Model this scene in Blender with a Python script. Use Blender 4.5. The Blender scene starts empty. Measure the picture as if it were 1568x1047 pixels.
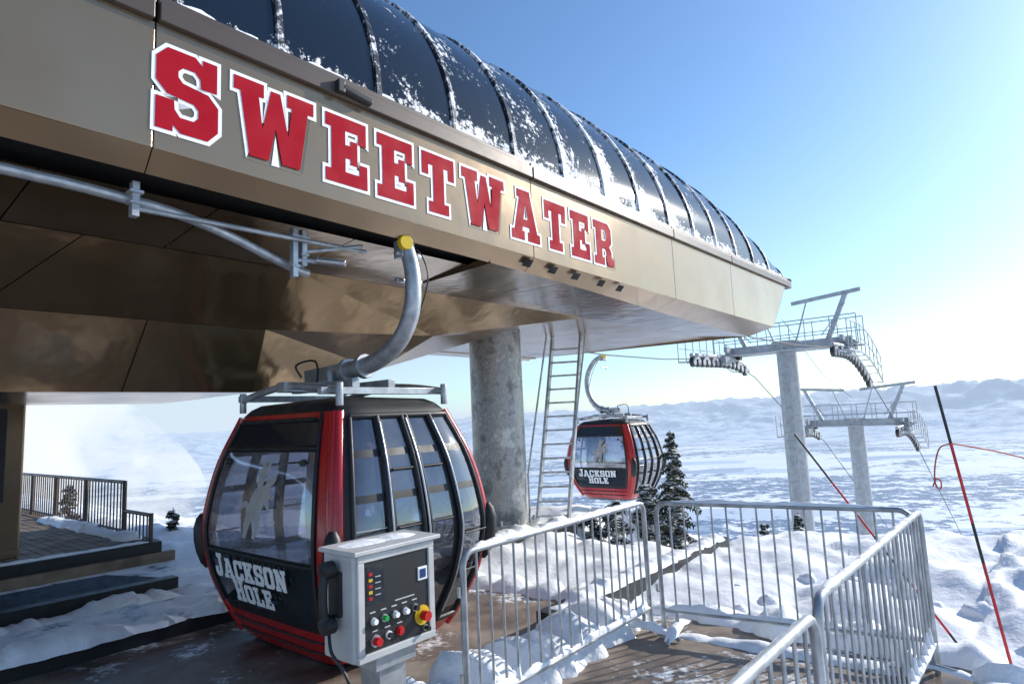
import bpy, math, random, bmesh
from mathutils import Vector, Matrix, noise
random.seed(7)
sc=bpy.context.scene
TH=math.radians(40)
DX,DY=math.sin(TH),math.cos(TH); NX,NY=math.cos(TH),-math.sin(TH)
def W(s,n,z): return Vector((s*DX+n*NX, s*DY+n*NY, z))
def SN(x,y): return (x*DX+y*DY, x*NX+y*NY)

# ------------------------------------------------------------ materials
def newmat(name):
    m=bpy.data.materials.new(name); m.use_nodes=True
    nt=m.node_tree; return m,nt,nt.nodes["Principled BSDF"]
def setc(b,k,v):
    if k in b.inputs: b.inputs[k].default_value=v
def coords(nt,scale=(1,1,1),rot=0):
    g=nt.nodes.new("ShaderNodeNewGeometry"); mp=nt.nodes.new("ShaderNodeMapping")
    mp.inputs['Scale'].default_value=scale; mp.inputs['Rotation'].default_value=(0,0,rot)
    nt.links.new(g.outputs['Position'],mp.inputs[0]); return mp.outputs[0]
def nz(nt,vec,scale,detail=3,rough=.55):
    n=nt.nodes.new("ShaderNodeTexNoise"); n.inputs['Scale'].default_value=scale
    n.inputs['Detail'].default_value=detail; n.inputs['Roughness'].default_value=rough
    if vec is not None: nt.links.new(vec,n.inputs['Vector'])
    return n.outputs['Fac']
def ramp(nt,fac,stops,const=False):
    r=nt.nodes.new("ShaderNodeValToRGB"); e=r.color_ramp.elements
    if const: r.color_ramp.interpolation='CONSTANT'
    e[0].position=stops[0][0]; e[0].color=(*stops[0][1],1)
    e[1].position=stops[-1][0]; e[1].color=(*stops[-1][1],1)
    for p,c in stops[1:-1]:
        k=e.new(p); k.color=(*c,1)
    nt.links.new(fac,r.inputs[0]); return r.outputs[0]
def g(v): return (v,v,v)
def mathn(nt,op,a,b):
    m=nt.nodes.new("ShaderNodeMath"); m.operation=op
    for i,v in enumerate((a,b)):
        if v is None: continue
        if isinstance(v,(int,float)): m.inputs[i].default_value=v
        else: nt.links.new(v,m.inputs[i])
    return m.outputs[0]
def mixc(nt,fac,a,b):
    m=nt.nodes.new("ShaderNodeMix"); m.data_type='RGBA'
    if isinstance(fac,float): m.inputs[0].default_value=fac
    else: nt.links.new(fac,m.inputs[0])
    for i,v in ((6,a),(7,b)):
        if isinstance(v,tuple): m.inputs[i].default_value=(*v,1)
        else: nt.links.new(v,m.inputs[i])
    return m.outputs[2]
def bump(nt,b,h,strength,dist=.02):
    bp=nt.nodes.new("ShaderNodeBump"); bp.inputs['Strength'].default_value=strength
    bp.inputs['Distance'].default_value=dist
    nt.links.new(h,bp.inputs['Height']); nt.links.new(bp.outputs[0],b.inputs['Normal'])
def basic(name,c,rough=.5,metal=0,c2=None,scale=6,r2=None,bmp=0,bscale=40,bd=.01,coat=0,stretch=(1,1,1),spec=None):
    m,nt,b=newmat(name)
    v=coords(nt,stretch)
    c2=c2 or tuple(x*.8 for x in c)
    f=nz(nt,v,scale,2)
    nt.links.new(ramp(nt,f,[(.35,c2),(.65,c)]),b.inputs['Base Color'])
    r2=r2 if r2 is not None else min(1,rough*1.35)
    nt.links.new(ramp(nt,f,[(.3,g(r2)),(.7,g(rough))]),b.inputs['Roughness'])
    b.inputs['Metallic'].default_value=metal
    setc(b,'Coat Weight',coat); setc(b,'Coat Roughness',.08)
    if spec is not None: setc(b,'Specular IOR Level',spec)
    if bmp: bump(nt,b,nz(nt,v,bscale,3),bmp,bd)
    return m
M={}
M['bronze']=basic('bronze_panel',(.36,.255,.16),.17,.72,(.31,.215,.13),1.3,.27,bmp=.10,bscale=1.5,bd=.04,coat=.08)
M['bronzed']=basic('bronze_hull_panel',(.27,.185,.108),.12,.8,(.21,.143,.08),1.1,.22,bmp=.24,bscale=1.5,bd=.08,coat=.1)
M['trim']=basic('dark_brown_trim',(.105,.078,.062),.35,.2,(.08,.06,.05),5)
M['black']=basic('black_rubber',(.018,.018,.02),.42,0,(.012,.012,.013),9)
M['dark']=basic('dark_void',(.010,.009,.008),.7)
M['red']=basic('red_paint',(.48,.014,.016),.22,0,(.42,.012,.014),4,.32,coat=.5)
M['lred']=basic('letter_red',(.40,.002,.016),.6,0,(.37,.002,.015),4,spec=.12)
M['white']=basic('white_paint',(.90,.90,.90),.45,0,(.87,.87,.88),8)
M['galv']=basic('galvanised_steel',(.50,.52,.54),.36,.6,(.32,.335,.35),9,.55,bmp=.1,bscale=60,bd=.004)
M['galvd']=basic('tower_steel',(.40,.42,.44),.5,.2,(.32,.335,.35),5)
M['box']=basic('painted_box_grey',(.58,.58,.565),.35,.1,(.49,.49,.48),6,bmp=.04)
M['yellow']=basic('yellow_plastic',(.75,.50,.01),.4)
M['btnred']=basic('button_red',(.6,.01,.01),.3)
M['green']=basic('button_green',(.02,.4,.08),.3)
M['steel']=basic('bright_steel',(.6,.6,.62),.25,.8)
M['orange']=basic('orange_rope',(.55,.09,.04),.7)
M['wood']=basic('deck_planks',(.26,.19,.13),.6,0,(.14,.10,.07),3,bmp=.3,bscale=20)
M['seat']=basic('seat_dark',(.03,.03,.035),.6)
M['decal']=basic('frosted_decal',(.46,.44,.42),.5)
M['bark']=basic('bark',(.07,.05,.035),.9)
M['bluep']=basic('blue_display',(.02,.06,.2),.2)
m,nt,b=newmat('galvanised_column'); v=coords(nt)
vo=nt.nodes.new("ShaderNodeTexVoronoi"); vo.inputs['Scale'].default_value=16; nt.links.new(v,vo.inputs['Vector'])
f1=nz(nt,v,2.6,6,.7); f2=nz(nt,coords(nt,(1,1,.25)),5,4,.6)
a=ramp(nt,mathn(nt,'ADD',mathn(nt,'MULTIPLY',f1,.7),mathn(nt,'MULTIPLY',f2,.3)),[(.38,(.10,.10,.095)),(.46,(.20,.205,.20)),(.50,(.40,.40,.39)),(.55,(.26,.26,.25)),(.63,(.62,.61,.58))])
k=mixc(nt,ramp(nt,vo.outputs['Distance'],[(.1,g(0)),(.6,g(.3))]),a,(.34,.35,.35))
nt.links.new(k,b.inputs['Base Color']); b.inputs['Metallic'].default_value=.3; b.inputs['Roughness'].default_value=.42
bump(nt,b,f1,.15,.02); M['column']=m
def glass(name,tint,refl,d0,d1):
    m=bpy.data.materials.new(name); m.use_nodes=True; nt=m.node_tree; nt.nodes.clear()
    o=nt.nodes.new("ShaderNodeOutputMaterial"); t=nt.nodes.new("ShaderNodeBsdfTransparent"); t.inputs[0].default_value=(*tint,1)
    gl=nt.nodes.new("ShaderNodeBsdfGlossy"); gl.inputs['Roughness'].default_value=.06; gl.inputs[0].default_value=(.9,.93,1,1)
    fr=nt.nodes.new("ShaderNodeFresnel"); fr.inputs[0].default_value=1.5
    v=coords(nt); n=nz(nt,v,2.5,4)
    d=nt.nodes.new("ShaderNodeBsdfDiffuse"); d.inputs[0].default_value=(.78,.80,.88,1)
    tl=nt.nodes.new("ShaderNodeBsdfTranslucent"); tl.inputs[0].default_value=(.8,.82,.9,1)
    md=nt.nodes.new("ShaderNodeMixShader"); md.inputs[0].default_value=.5; nt.links.new(d.outputs[0],md.inputs[1]); nt.links.new(tl.outputs[0],md.inputs[2])
    mx0=nt.nodes.new("ShaderNodeMixShader"); nt.links.new(ramp(nt,n,[(.35,g(d0)),(.7,g(d1))]),mx0.inputs[0])
    nt.links.new(t.outputs[0],mx0.inputs[1]); nt.links.new(md.outputs[0],mx0.inputs[2])
    mx=nt.nodes.new("ShaderNodeMixShader")
    nt.links.new(mathn(nt,'ADD',fr.outputs[0],refl),mx.inputs[0]); nt.links.new(mx0.outputs[0],mx.inputs[1]); nt.links.new(gl.outputs[0],mx.inputs[2])
    nt.links.new(mx.outputs[0],o.inputs[0]); return m
M['glass']=glass('tinted_window',(.46,.50,.60),.12,.02,.16)
M['eglass']=glass('end_window_painted_reflection',(.58,.60,.68),.16,.12,.42)  # stronger diffuse share paints a milky reflection into the end panes
M['dglass']=basic('dark_glass',(.02,.024,.03),.06,0,(.015,.02,.026),5,.1)
def frosty(name,c,rough,thr0,thr1):
    m,nt,b=newmat(name); v=coords(nt)
    at=nt.nodes.new("ShaderNodeAttribute"); at.attribute_name="frost"
    n=mathn(nt,'ADD',nz(nt,v,16,6,.78),mathn(nt,'MULTIPLY',nz(nt,v,2.2,3),.6))
    f=mathn(nt,'ADD',n,at.outputs['Fac'])
    fac=ramp(nt,f,[(thr0,g(0)),(thr1,g(1))])
    nt.links.new(mixc(nt,fac,c,(.90,.91,.93)),b.inputs['Base Color'])
    nt.links.new(ramp(nt,f,[(thr0,g(rough)),(thr1,g(.8))]),b.inputs['Roughness'])
    bump(nt,b,fac,.3,.01); return m
M['roof']=frosty('roof_glazing',(.008,.014,.026),.09,.91,.98)
M['rib']=frosty('roof_rib',(.02,.022,.03),.35,.80,.88)
m,nt,b=newmat('snow'); v=coords(nt)
n1=nz(nt,v,1.2,4,.6); n2=nz(nt,v,9,5,.6)
nt.links.new(ramp(nt,n1,[(.3,(.87,.89,.92)),(.7,(.93,.935,.94))]),b.inputs['Base Color']); b.inputs['Roughness'].default_value=.6
bump(nt,b,n2,.4,.05); M['snow']=m
m,nt,b=newmat('snow_terrain')
ge=nt.nodes.new("ShaderNodeNewGeometry")
ln=nt.nodes.new("ShaderNodeVectorMath"); ln.operation='LENGTH'; nt.links.new(ge.outputs['Position'],ln.inputs[0])
dist=ln.outputs['Value']
def mr(a,b_,c,d,src=None):
    n=nt.nodes.new("ShaderNodeMapRange"); n.inputs[1].default_value=a; n.inputs[2].default_value=b_; n.inputs[3].default_value=c; n.inputs[4].default_value=d
    nt.links.new(src or dist,n.inputs[0]); return n.outputs[0]
# farm fields: square-edged cells, with forest / river-bottom bands and tree specks
vk=coords(nt,(.0004,.0010,.001),math.radians(12)); vk2=coords(nt,(.001,.001,.001)); vk3=coords(nt,(.0009,.0019,.001),math.radians(12))
vo=nt.nodes.new("ShaderNodeTexVoronoi"); vo.distance='CHEBYCHEV'; vo.inputs['Scale'].default_value=1.6; nt.links.new(vk3,vo.inputs['Vector'])
sc_=nt.nodes.new("ShaderNodeSeparateColor"); nt.links.new(vo.outputs['Color'],sc_.inputs[0])
cell=ramp(nt,sc_.outputs[0],[(0,(.93,.95,.97)),(.35,(.84,.88,.94)),(.55,(.94,.955,.97)),(.72,(.58,.66,.77)),(.84,(.90,.93,.96)),(.93,(.36,.45,.58))],True)
big=nz(nt,vk,1.0,3); fine=nz(nt,vk2,9,6,.75)
wood=ramp(nt,mathn(nt,'ADD',mathn(nt,'MULTIPLY',big,.6),mathn(nt,'MULTIPLY',fine,.4)),[(.485,g(0)),(.50,g(1)),(.545,g(1)),(.56,g(0))])
valley=mixc(nt,wood,cell,(.10,.17,.29))
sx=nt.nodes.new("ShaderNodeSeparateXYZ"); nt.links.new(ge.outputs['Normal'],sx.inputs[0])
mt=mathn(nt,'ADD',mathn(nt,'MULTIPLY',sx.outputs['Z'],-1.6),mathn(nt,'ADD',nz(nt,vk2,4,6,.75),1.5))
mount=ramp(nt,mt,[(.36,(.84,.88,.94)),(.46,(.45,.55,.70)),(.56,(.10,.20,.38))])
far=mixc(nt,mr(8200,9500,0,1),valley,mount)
v=coords(nt); n1=nz(nt,v,1.0,4,.6)
near=ramp(nt,n1,[(.3,(.88,.90,.93)),(.7,(.94,.945,.95))])
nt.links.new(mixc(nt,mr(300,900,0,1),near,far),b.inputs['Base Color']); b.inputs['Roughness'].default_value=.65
n2=nz(nt,v,5,5,.6); bp=nt.nodes.new("ShaderNodeBump"); bp.inputs['Distance'].default_value=.06
nt.links.new(mr(20,200,.45,0),bp.inputs['Strength']); nt.links.new(n2,bp.inputs['Height']); nt.links.new(bp.outputs[0],b.inputs['Normal'])
em=nt.nodes.new("ShaderNodeEmission"); em.inputs[0].default_value=(.60,.75,.95,1); em.inputs[1].default_value=1.0  # aerial haze painted in: bluish glow blended over the terrain with distance
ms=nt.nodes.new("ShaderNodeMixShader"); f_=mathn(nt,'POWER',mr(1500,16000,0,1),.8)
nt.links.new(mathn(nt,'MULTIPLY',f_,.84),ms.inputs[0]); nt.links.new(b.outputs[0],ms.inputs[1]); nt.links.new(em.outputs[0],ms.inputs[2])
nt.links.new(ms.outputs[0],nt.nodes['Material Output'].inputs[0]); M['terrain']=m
m,nt,b=newmat('wet_concrete'); v=coords(nt)
n1=nz(nt,v,1.6,6,.65); n2=nz(nt,v,14,4,.7); n4=nz(nt,v,.9,5,.6)
c=ramp(nt,n1,[(.35,(.09,.068,.054)),(.5,(.20,.155,.12)),(.65,(.32,.26,.21))])
sf=ramp(nt,mathn(nt,'ADD',mathn(nt,'MULTIPLY',n4,.7),mathn(nt,'MULTIPLY',n2,.3)),[(.53,g(0)),(.59,g(1))])
nt.links.new(mixc(nt,sf,c,(.84,.86,.88)),b.inputs['Base Color'])
nt.links.new(ramp(nt,n1,[(.35,g(.3)),(.6,g(.8))]),b.inputs['Roughness']); bump(nt,b,n2,.35,.01); M['conc']=m
m,nt,b=newmat('icy_ground'); v=coords(nt)
n1=nz(nt,v,2.0,7,.68)
nt.links.new(ramp(nt,n1,[(.34,(.14,.135,.14)),(.42,(.42,.44,.48)),(.50,(.84,.86,.90))]),b.inputs['Base Color'])
nt.links.new(ramp(nt,n1,[(.4,g(.25)),(.6,g(.7))]),b.inputs['Roughness']); bump(nt,b,n1,.5,.03); M['ice']=m
M['needle']=basic('pine_needles',(.055,.075,.045),.8,0,(.025,.038,.025),5)
M['nsnow']=basic('snow_on_needles',(.88,.9,.92),.7)

# ------------------------------------------------------------ mesh builder
class MB:
    def __init__(s): s.v=[];s.f=[];s.m=[];s.mats=[]
    def mi(s,k):
        if k not in s.mats: s.mats.append(k)
        return s.mats.index(k)
    def add(s,vs,fs,k):
        o=len(s.v); s.v+= [Vector(a) for a in vs]; i=s.mi(k)
        for f in fs: s.f.append([o+a for a in f]); s.m.append(i)
    def hexa(s,c,k):
        s.add(c,[(3,2,1,0),(4,5,6,7),(0,1,5,4),(1,2,6,5),(2,3,7,6),(3,0,4,7)],k)
    def box(s,s0,s1,n0,n1,z0,z1,k):
        s.hexa([W(s0,n0,z0),W(s1,n0,z0),W(s1,n1,z0),W(s0,n1,z0),W(s0,n0,z1),W(s1,n0,z1),W(s1,n1,z1),W(s0,n1,z1)],k)
    def beam(s,a,b,w,h,k,up=Vector((0,0,1))):
        a=Vector(a);b=Vector(b);t=(b-a).normalized()
        if abs(t.dot(up))>.95: up=Vector((DX,DY,0))
        x=t.cross(up).normalized();y=x.cross(t)
        c=[]
        for p in (a,b):
            for i,j in ((-1,-1),(1,-1),(1,1),(-1,1)): c.append(p+x*i*w/2+y*j*h/2)
        s.hexa(c,k)
    def tube(s,pts,r,k,seg=10,cap=True):
        pts=[Vector(p) for p in pts]; rr=r if isinstance(r,(list,tuple)) else [r]*len(pts)
        t=(pts[1]-pts[0]).normalized(); u=t.orthogonal().normalized(); vs=[]
        for i,p in enumerate(pts):
            if i==0: t=pts[1]-pts[0]
            elif i==len(pts)-1: t=pts[-1]-pts[-2]
            else: t=(pts[i+1]-p).normalized()+(p-pts[i-1]).normalized()
            t.normalize(); u=(u-t*u.dot(t)).normalized(); w=t.cross(u)
            for j in range(seg):
                a=2*math.pi*j/seg; vs.append(p+(u*math.cos(a)+w*math.sin(a))*rr[i])
        fs=[]
        for i in range(len(pts)-1):
            for j in range(seg):
                fs.append((i*seg+j,i*seg+(j+1)%seg,(i+1)*seg+(j+1)%seg,(i+1)*seg+j))
        if cap: fs+= [tuple(range(seg))[::-1],tuple(range((len(pts)-1)*seg,len(pts)*seg))]
        s.add(vs,fs,k)
    def build(s,name,parent=None,smooth=None,recalc=True,bevel=0):
        me=bpy.data.meshes.new(name); me.from_pydata([tuple(a) for a in s.v],[],s.f)
        for k in s.mats: me.materials.append(M[k])
        me.polygons.foreach_set('material_index',s.m)
        me.update()
        if recalc:
            bm=bmesh.new(); bm.from_mesh(me); bmesh.ops.recalc_face_normals(bm,faces=bm.faces); bm.to_mesh(me); bm.free()
        ob=bpy.data.objects.new(name,me); sc.collection.objects.link(ob)
        if smooth:
            me.shade_smooth(); me.set_sharp_from_angle(angle=math.radians(smooth))
        if bevel:
            bv=ob.modifiers.new('b','BEVEL'); bv.width=bevel; bv.segments=2; bv.limit_method='ANGLE'
        if parent: ob.parent=parent
        return ob
def empty(name):
    e=bpy.data.objects.new(name,None); sc.collection.objects.link(e); return e
def sm(t): t=max(0,min(1,t)); return t*t*(3-2*t)
def smooth_path(pts,n=6):
    pts=[Vector(p) for p in pts]; out=[]
    P=[pts[0]]+pts+[pts[-1]]
    for i in range(1,len(P)-2):
        for j in range(n):
            t=j/n; a,b_,c,d=P[i-1],P[i],P[i+1],P[i+2]
            out.append(.5*((2*b_)+(c-a)*t+(2*a-5*b_+4*c-d)*t*t+(3*b_-a-3*c+d)*t**3))
    out.append(pts[-1]); return out

# ------------------------------------------------------------ terrain
CR=[(-14,4.7),(-10.4,4.9),(-8.5,9.5),(-6.8,10.2),(-6.2,7.6),(-4.1,6.9),(-3.3,9.6),(-1,10.2),(1,12.0),(4,15),(30,17)]
def crest(n):
    if n<=CR[0][0]: return CR[0][1]
    for a,b_ in zip(CR,CR[1:]):
        if n<=b_[0]: return a[1]+(b_[1]-a[1])*sm((n-a[0])/(b_[0]-a[0]))
    return CR[-1][1]
def terr(x,y):
    s,n=SN(x,y); R=math.hypot(x,y)
    t=s-crest(n)
    z=-.05
    dx_=max(0,s-5.7,-6-s); dn=max(0,n+.62,-10.6-n if s<5 else -6.6-n)
    q=sm(math.hypot(dx_,dn)/1.4)
    if R<120:
        a=noise.fractal(Vector((x*.5,y*.5,3)),1.1,2.1,3)
        bq=noise.fractal(Vector((x*1.5,y*1.5,9)),1.0,2.1,3)
        bf=noise.fractal(Vector((x*4,y*4,2)),1.0,2.1,2)
        rp=noise.noise(Vector(((x*.5+y*.85)*1.7,(x*.85-y*.5)*.3,5)))
        z+=q*(.06+.26*abs(a)+.08*bq+.04*rp+.02*bf)
        if n>-.6: z+=q*(.09*max(0,bq)+.11*rp+.05+.03*bf)
    if t>0:
        z-=.42*t*t/(t+3)
        z+=noise.fractal(Vector((x*.02,y*.02,1)),.9,2.1,4)*min(6,t*.05)
    if R<8000: return max(z,-450)
    az=math.atan2(x,y)
    Hm=300+ 430*sm((az+.4)/1.1)
    rm=noise.ridged_multi_fractal(Vector((x*.00055,y*.00055,4.2)),.85,2.1,7,1.0,2.0)
    lo=noise.noise(Vector((x*.00016,y*.00016,1)))
    k=sm((R-9000)/5500)
    zz=-450+k*(Hm*(.30+.42*rm+.30*lo))+k*sm((R-13500)/6000)*150
    return max(z,zz)
rings=[0.0]
r=.4
while r<2.5: rings.append(r); r*=1.12
while r<26: rings.append(r); r*=1.014
while r<8000: rings.append(r); r*=1.06
while r<18000: rings.append(r); r+=100
while r<60000: rings.append(r); r*=1.06
angs=[]
a=-62.0
while a<62: angs.append(a); a+=.3
while a<298: angs.append(a); a+=6
vs=[(0,0,-.05)]
for r in rings[1:]:
    for a in angs:
        x=r*math.sin(math.radians(a)); y=r*math.cos(math.radians(a)); vs.append((x,y,terr(x,y)))
na=len(angs); fs=[(0,1+(j+1)%na,1+j) for j in range(na)]
for i in range(len(rings)-2):
    o=1+i*na
    for j in range(na):
        k=(j+1)%na; fs.append((o+j,o+k,o+na+k,o+na+j))
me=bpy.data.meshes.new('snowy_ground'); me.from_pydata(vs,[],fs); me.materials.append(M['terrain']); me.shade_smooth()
bm=bmesh.new(); bm.from_mesh(me); bmesh.ops.recalc_face_normals(bm,faces=bm.faces)
bm.faces.ensure_lookup_table()
if bm.faces[0].normal.z<0: bmesh.ops.reverse_faces(bm,faces=bm.faces)
bm.to_mesh(me); bm.free()
sc.collection.objects.link(bpy.data.objects.new('snowy_ground',me))

def sheet(name,s0,s1,n0,n1,z,k,st=.25,amp=0,edge=0):
    mb=MB(); ni=max(1,int((s1-s0)/st)); nj=max(1,int((n1-n0)/st)); vs=[]
    for i in range(ni+1):
        for j in range(nj+1):
            s=s0+(s1-s0)*i/ni; n=n0+(n1-n0)*j/nj
            e=edge*noise.noise(Vector((s*2,n*2,1)))
            if i in(0,ni): s+=e
            if j in(0,nj): n+=e
            zz=z+amp*noise.fractal(Vector((s*1.5,n*1.5,2)),.9,2,4)
            vs.append(W(s,n,zz))
    fs=[(i*(nj+1)+j,(i+1)*(nj+1)+j,(i+1)*(nj+1)+j+1,i*(nj+1)+j+1) for i in range(ni) for j in range(nj)]
    mb.add(vs,fs,k); return mb.build(name,smooth=60)
sheet('concrete_pavement',-6,5.65,-6.5,-.55,0,'conc',.2,0,.08)
sheet('icy_island_ground',-6,4.6,-8.15,-6.72,.06,'ice',.08,.06)
sheet('wet_lane_pavement',-6,4.8,-10.5,-8.3,-.02,'ice',.25)

def snowridge(mb,path,w,h,seed=0,k='snow',step=.05):
    path=[Vector(p) for p in path]; pts=[]
    for a,b_ in zip(path,path[1:]):
        n=max(1,int((b_-a).length/step))
        for i in range(n): pts.append(a.lerp(b_,i/n))
    pts.append(path[-1]); vs=[]; S=7
    for i,p in enumerate(pts):
        t=(pts[min(i+1,len(pts)-1)]-pts[max(i-1,0)]).normalized(); x=t.cross(Vector((0,0,1))).normalized()
        en=min(1,min(i,len(pts)-1-i)/3+.05)
        kk=.75+.75*noise.noise(p*3+Vector((seed,0,0)))+.5*noise.noise(p*11+Vector((seed,0,0)))
        kk=max(.05,kk)*en
        for j in range(S):
            a=math.pi*j/(S-1); q=1+.25*noise.noise(p*7+Vector((j,seed,0)))
            vs.append(p+x*math.cos(a)*w*(.6+.4*kk)*q+Vector((0,0,1))*math.sin(a)*h*kk*q)
    fs=[(i*S+j,i*S+j+1,(i+1)*S+j+1,(i+1)*S+j) for i in range(len(pts)-1) for j in range(S-1)]
    mb.add(vs,fs,k)

mb=MB(); mb.box(-6,4.7,-6.72,-6.5,-.1,.13,'black'); snowridge(mb,[W(-6,-6.62,.125),W(4.7,-6.62,.125)],.19,.12,1)
mb.build('lane_kerb',smooth=50)
mb=MB(); mb.box(-6,3.3,-8.32,-8.15,-.1,.2,'black'); mb.hexa([W(-6,-8.8,-.1),W(3.2,-8.8,-.1),W(3.3,-8.32,-.1),W(-6,-8.32,-.1),W(-6,-8.7,.28),W(2.7,-8.7,.28),W(3.2,-8.33,.19),W(-6,-8.33,.19)],'black')
snowridge(mb,[W(-6,-8.0,.05),W(-1,-7.9,.06),W(3.2,-8.0,.05)],.25,.12,5)
mb.build('lane_kerb',smooth=50)
mb=MB(); mb.box(4.6,8.6,-3.72,-3.5,-.1,.16,'black'); snowridge(mb,[W(4.7,-3.6,.15),W(8.5,-3.6,.15)],.13,.10,4)
mb.build('lane_kerb',smooth=50)
mb=MB(); mb.box(5.2,9.0,-6.5,-6.3,-.1,.16,'black'); snowridge(mb,[W(5.3,-6.4,.15),W(8.9,-6.4,.15)],.13,.10,6)
mb.build('lane_kerb',smooth=50)
mb=MB()
snowridge(mb,[W(1.9,-3.2,0),W(3.0,-3.15,0),W(4.4,-3.2,0),W(5.4,-3.3,0)],.34,.28,9)
snowridge(mb,[W(5.5,-6.0,-.05),W(5.6,-4.0,-.05),W(5.75,-2.6,-.03),W(5.7,-1.6,0),W(5.8,-.4,0)],.24,.16,12)
snowridge(mb,[W(5.4,-.35,0),W(4,-.42,0),W(2.6,-.40,0),W(1.2,-.4,0)],.22,.16,15)
snowridge(mb,[W(5.15,-2.6,0),W(5.2,-1.8,0),W(5.25,-1.0,0)],.10,.06,23)
mb.build('snow_drift',smooth=80)
mb=MB()
for i in range(46):
    s=random.uniform(5.9,7.8); n=random.uniform(-3,1.5)
    if i>16: s=random.uniform(1.6,6.0); n=random.uniform(-.3,1.3)
    p=W(s,n,0); z=terr(p.x,p.y)-.02; r0=random.uniform(.04,.15)
    vs=[];S=12;T=7
    for a in range(T):
        for b_ in range(S):
            th=a/(T-1)*math.pi*.55; ph=b_/S*2*math.pi
            d=Vector((math.sin(th)*math.cos(ph),math.sin(th)*math.sin(ph),math.cos(th)*.7))
            q=r0*(1+.4*noise.noise(d*1.5+p*5)+.15*noise.noise(d*5+p))
            vs.append(Vector((p.x,p.y,z))+d*q)
    fs=[(a*S+b_,a*S+(b_+1)%S,(a+1)*S+(b_+1)%S,(a+1)*S+b_) for a in range(T-1) for b_ in range(S)]
    mb.add(vs,fs,'snow')
mb.build('snow_clods',smooth=80)

# ------------------------------------------------------------ left deck
E=empty('wooden_deck'); mb=MB()
s=-4.0
while s<4.0:
    mb.box(s,s+.135,-19,-10.9,.22,.26,'wood'); s+=.145
mb.box(-4,4.05,-10.9,-10.62,.02,.27,'black'); mb.box(-4,4.2,-10.6,-10.5,-.1,.12,'wood')
mb.box(4.02,4.14,-19,-10.9,-.3,.24,'wood')
mb.build('planks',E,bevel=.008)
mb=MB(); snowridge(mb,[W(3.8,-16,.26),W(3.85,-11.2,.26)],.18,.12,3); snowridge(mb,[W(1,-10.8,.27),W(3.9,-10.75,.27)],.08,.03,8); mb.build('snow_on_deck',E,smooth=80)
E=empty('metal_railing'); mb=MB()
T_=1.13; n=-19
mb.tube([W(3.95,-19,T_),W(3.95,-11.95,T_)],.03,'trim',8); mb.tube([W(3.95,-19,.34),W(3.95,-11.95,.34)],.02,'trim',6)
while n<=-11.95:
    mb.tube([W(3.95,n,.24),W(3.95,n,T_)],.012,'trim',6); n+=.16
for n in(-17.6,-15.8,-13.9,-11.95): mb.tube([W(3.95,n,.2),W(3.95,n,T_+.02)],.035,'trim',8)
mb.tube([W(3.95,-11.9,.66),W(3.95,-10.8,.66)],.03,'trim',8); mb.tube([W(3.95,-11.9,.2),W(3.95,-10.8,.2)],.02,'trim',8)
n=-11.85
while n<=-10.8:
    mb.tube([W(3.95,n,.05),W(3.95,n,.66)],.012,'trim',6); n+=.15
mb.tube([W(3.95,-10.8,-.05),W(3.95,-10.8,.69)],.035,'trim',8)
mb.build('rails',E,smooth=50)
E=empty('operator_booth'); mb=MB()
mb.box(-2.5,2.42,-14,-11.3,.24,2.75,'bronze'); mb.build('walls',E,bevel=.03)
mb=MB(); mb.box(-.2,2.2,-11.3,-11.26,1.05,2.35,'black'); mb.box(-.1,2.1,-11.262,-11.25,1.15,2.25,'dglass'); mb.box(-2.5,2.46,-11.32,-11.24,2.62,2.78,'trim'); mb.build('window',E,bevel=.02)

# ------------------------------------------------------------ station
ST=empty('gondola_station_building')
S0=-7.0; HC=-7.35
mb=MB()
def zb(s): return 3.66-.013*max(0,s)
def inn(s): return -4.12-.38*sm((s-4)/8)
seams=[S0,-3.0,1.42,5.2,8.6,10.9,13.0]
for a,b_ in zip(seams,seams[1:]):
    a+=.004;b_-=.004
    ta=b_ if b_<12.9 else 14.05
    mb.hexa([W(a,-4.06,zb(a)),W(b_,-4.06,zb(b_)),W(b_,-4.0,zb(b_)),W(a,-4.0,zb(a)),W(a,-4.06,4.47),W(ta,-4.06,4.47),W(ta,-4.0,4.47),W(a,-4.0,4.47)],'bronze')
    N=6
    for i in range(N):
        p=a+(b_-a)*i/N;q=a+(b_-a)*(i+1)/N
        mb.add([W(p,-4.004,zb(p)),W(q,-4.004,zb(q)),W(q,inn(q),zb(q)-.13),W(p,inn(p),zb(p)-.13)],[(0,1,2,3)],'bronze')
mb.box(S0,13.4,-10.7,-10.64,3.45,4.47,'bronze')
mb.box(S0,13.0,-10.64,-10.1,3.43,3.46,'bronze')
mb.build('fascia_panels',ST,bevel=.004)
mb=MB(); mb.box(S0,12.9,-4.10,-4.065,3.7,4.46,'dark')
for i,s in enumerate((5.05,5.5,5.95,6.5,6.95)):
    mb.add([W(s,-4.0,zb(s)-.035),W(s+.14,-4.0,zb(s)-.035),W(s+.14,-4.06,zb(s)-.1),W(s,-4.06,zb(s)-.1)],[(0,1,2,3)],'dark')
mb.build('dark_gaps',ST)
mb=MB()
mb.box(S0,1.40,-4.1,-3.955,4.47,4.60,'trim')
for a,b_ in zip(seams[2:],seams[3:]):
    e=b_ if b_<12.9 else 14.25
    mb.box(a+.01,e-.01,-4.1,-3.955,4.472,4.60,'trim')
    mb.box(a+.01,e-.01,-4.12,-3.99,4.60,4.66,'trim')
mb.box(S0,1.42,-4.12,-3.99,4.60,4.66,'trim')
mb.tube([W(2.75,-3.93,4.53),W(3.02,-3.93,4.50)],.035,'black'); mb.box(2.7,2.76,-3.98,-3.9,4.48,4.58,'black')
mb.build('roof_trim',ST,bevel=.006)
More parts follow.
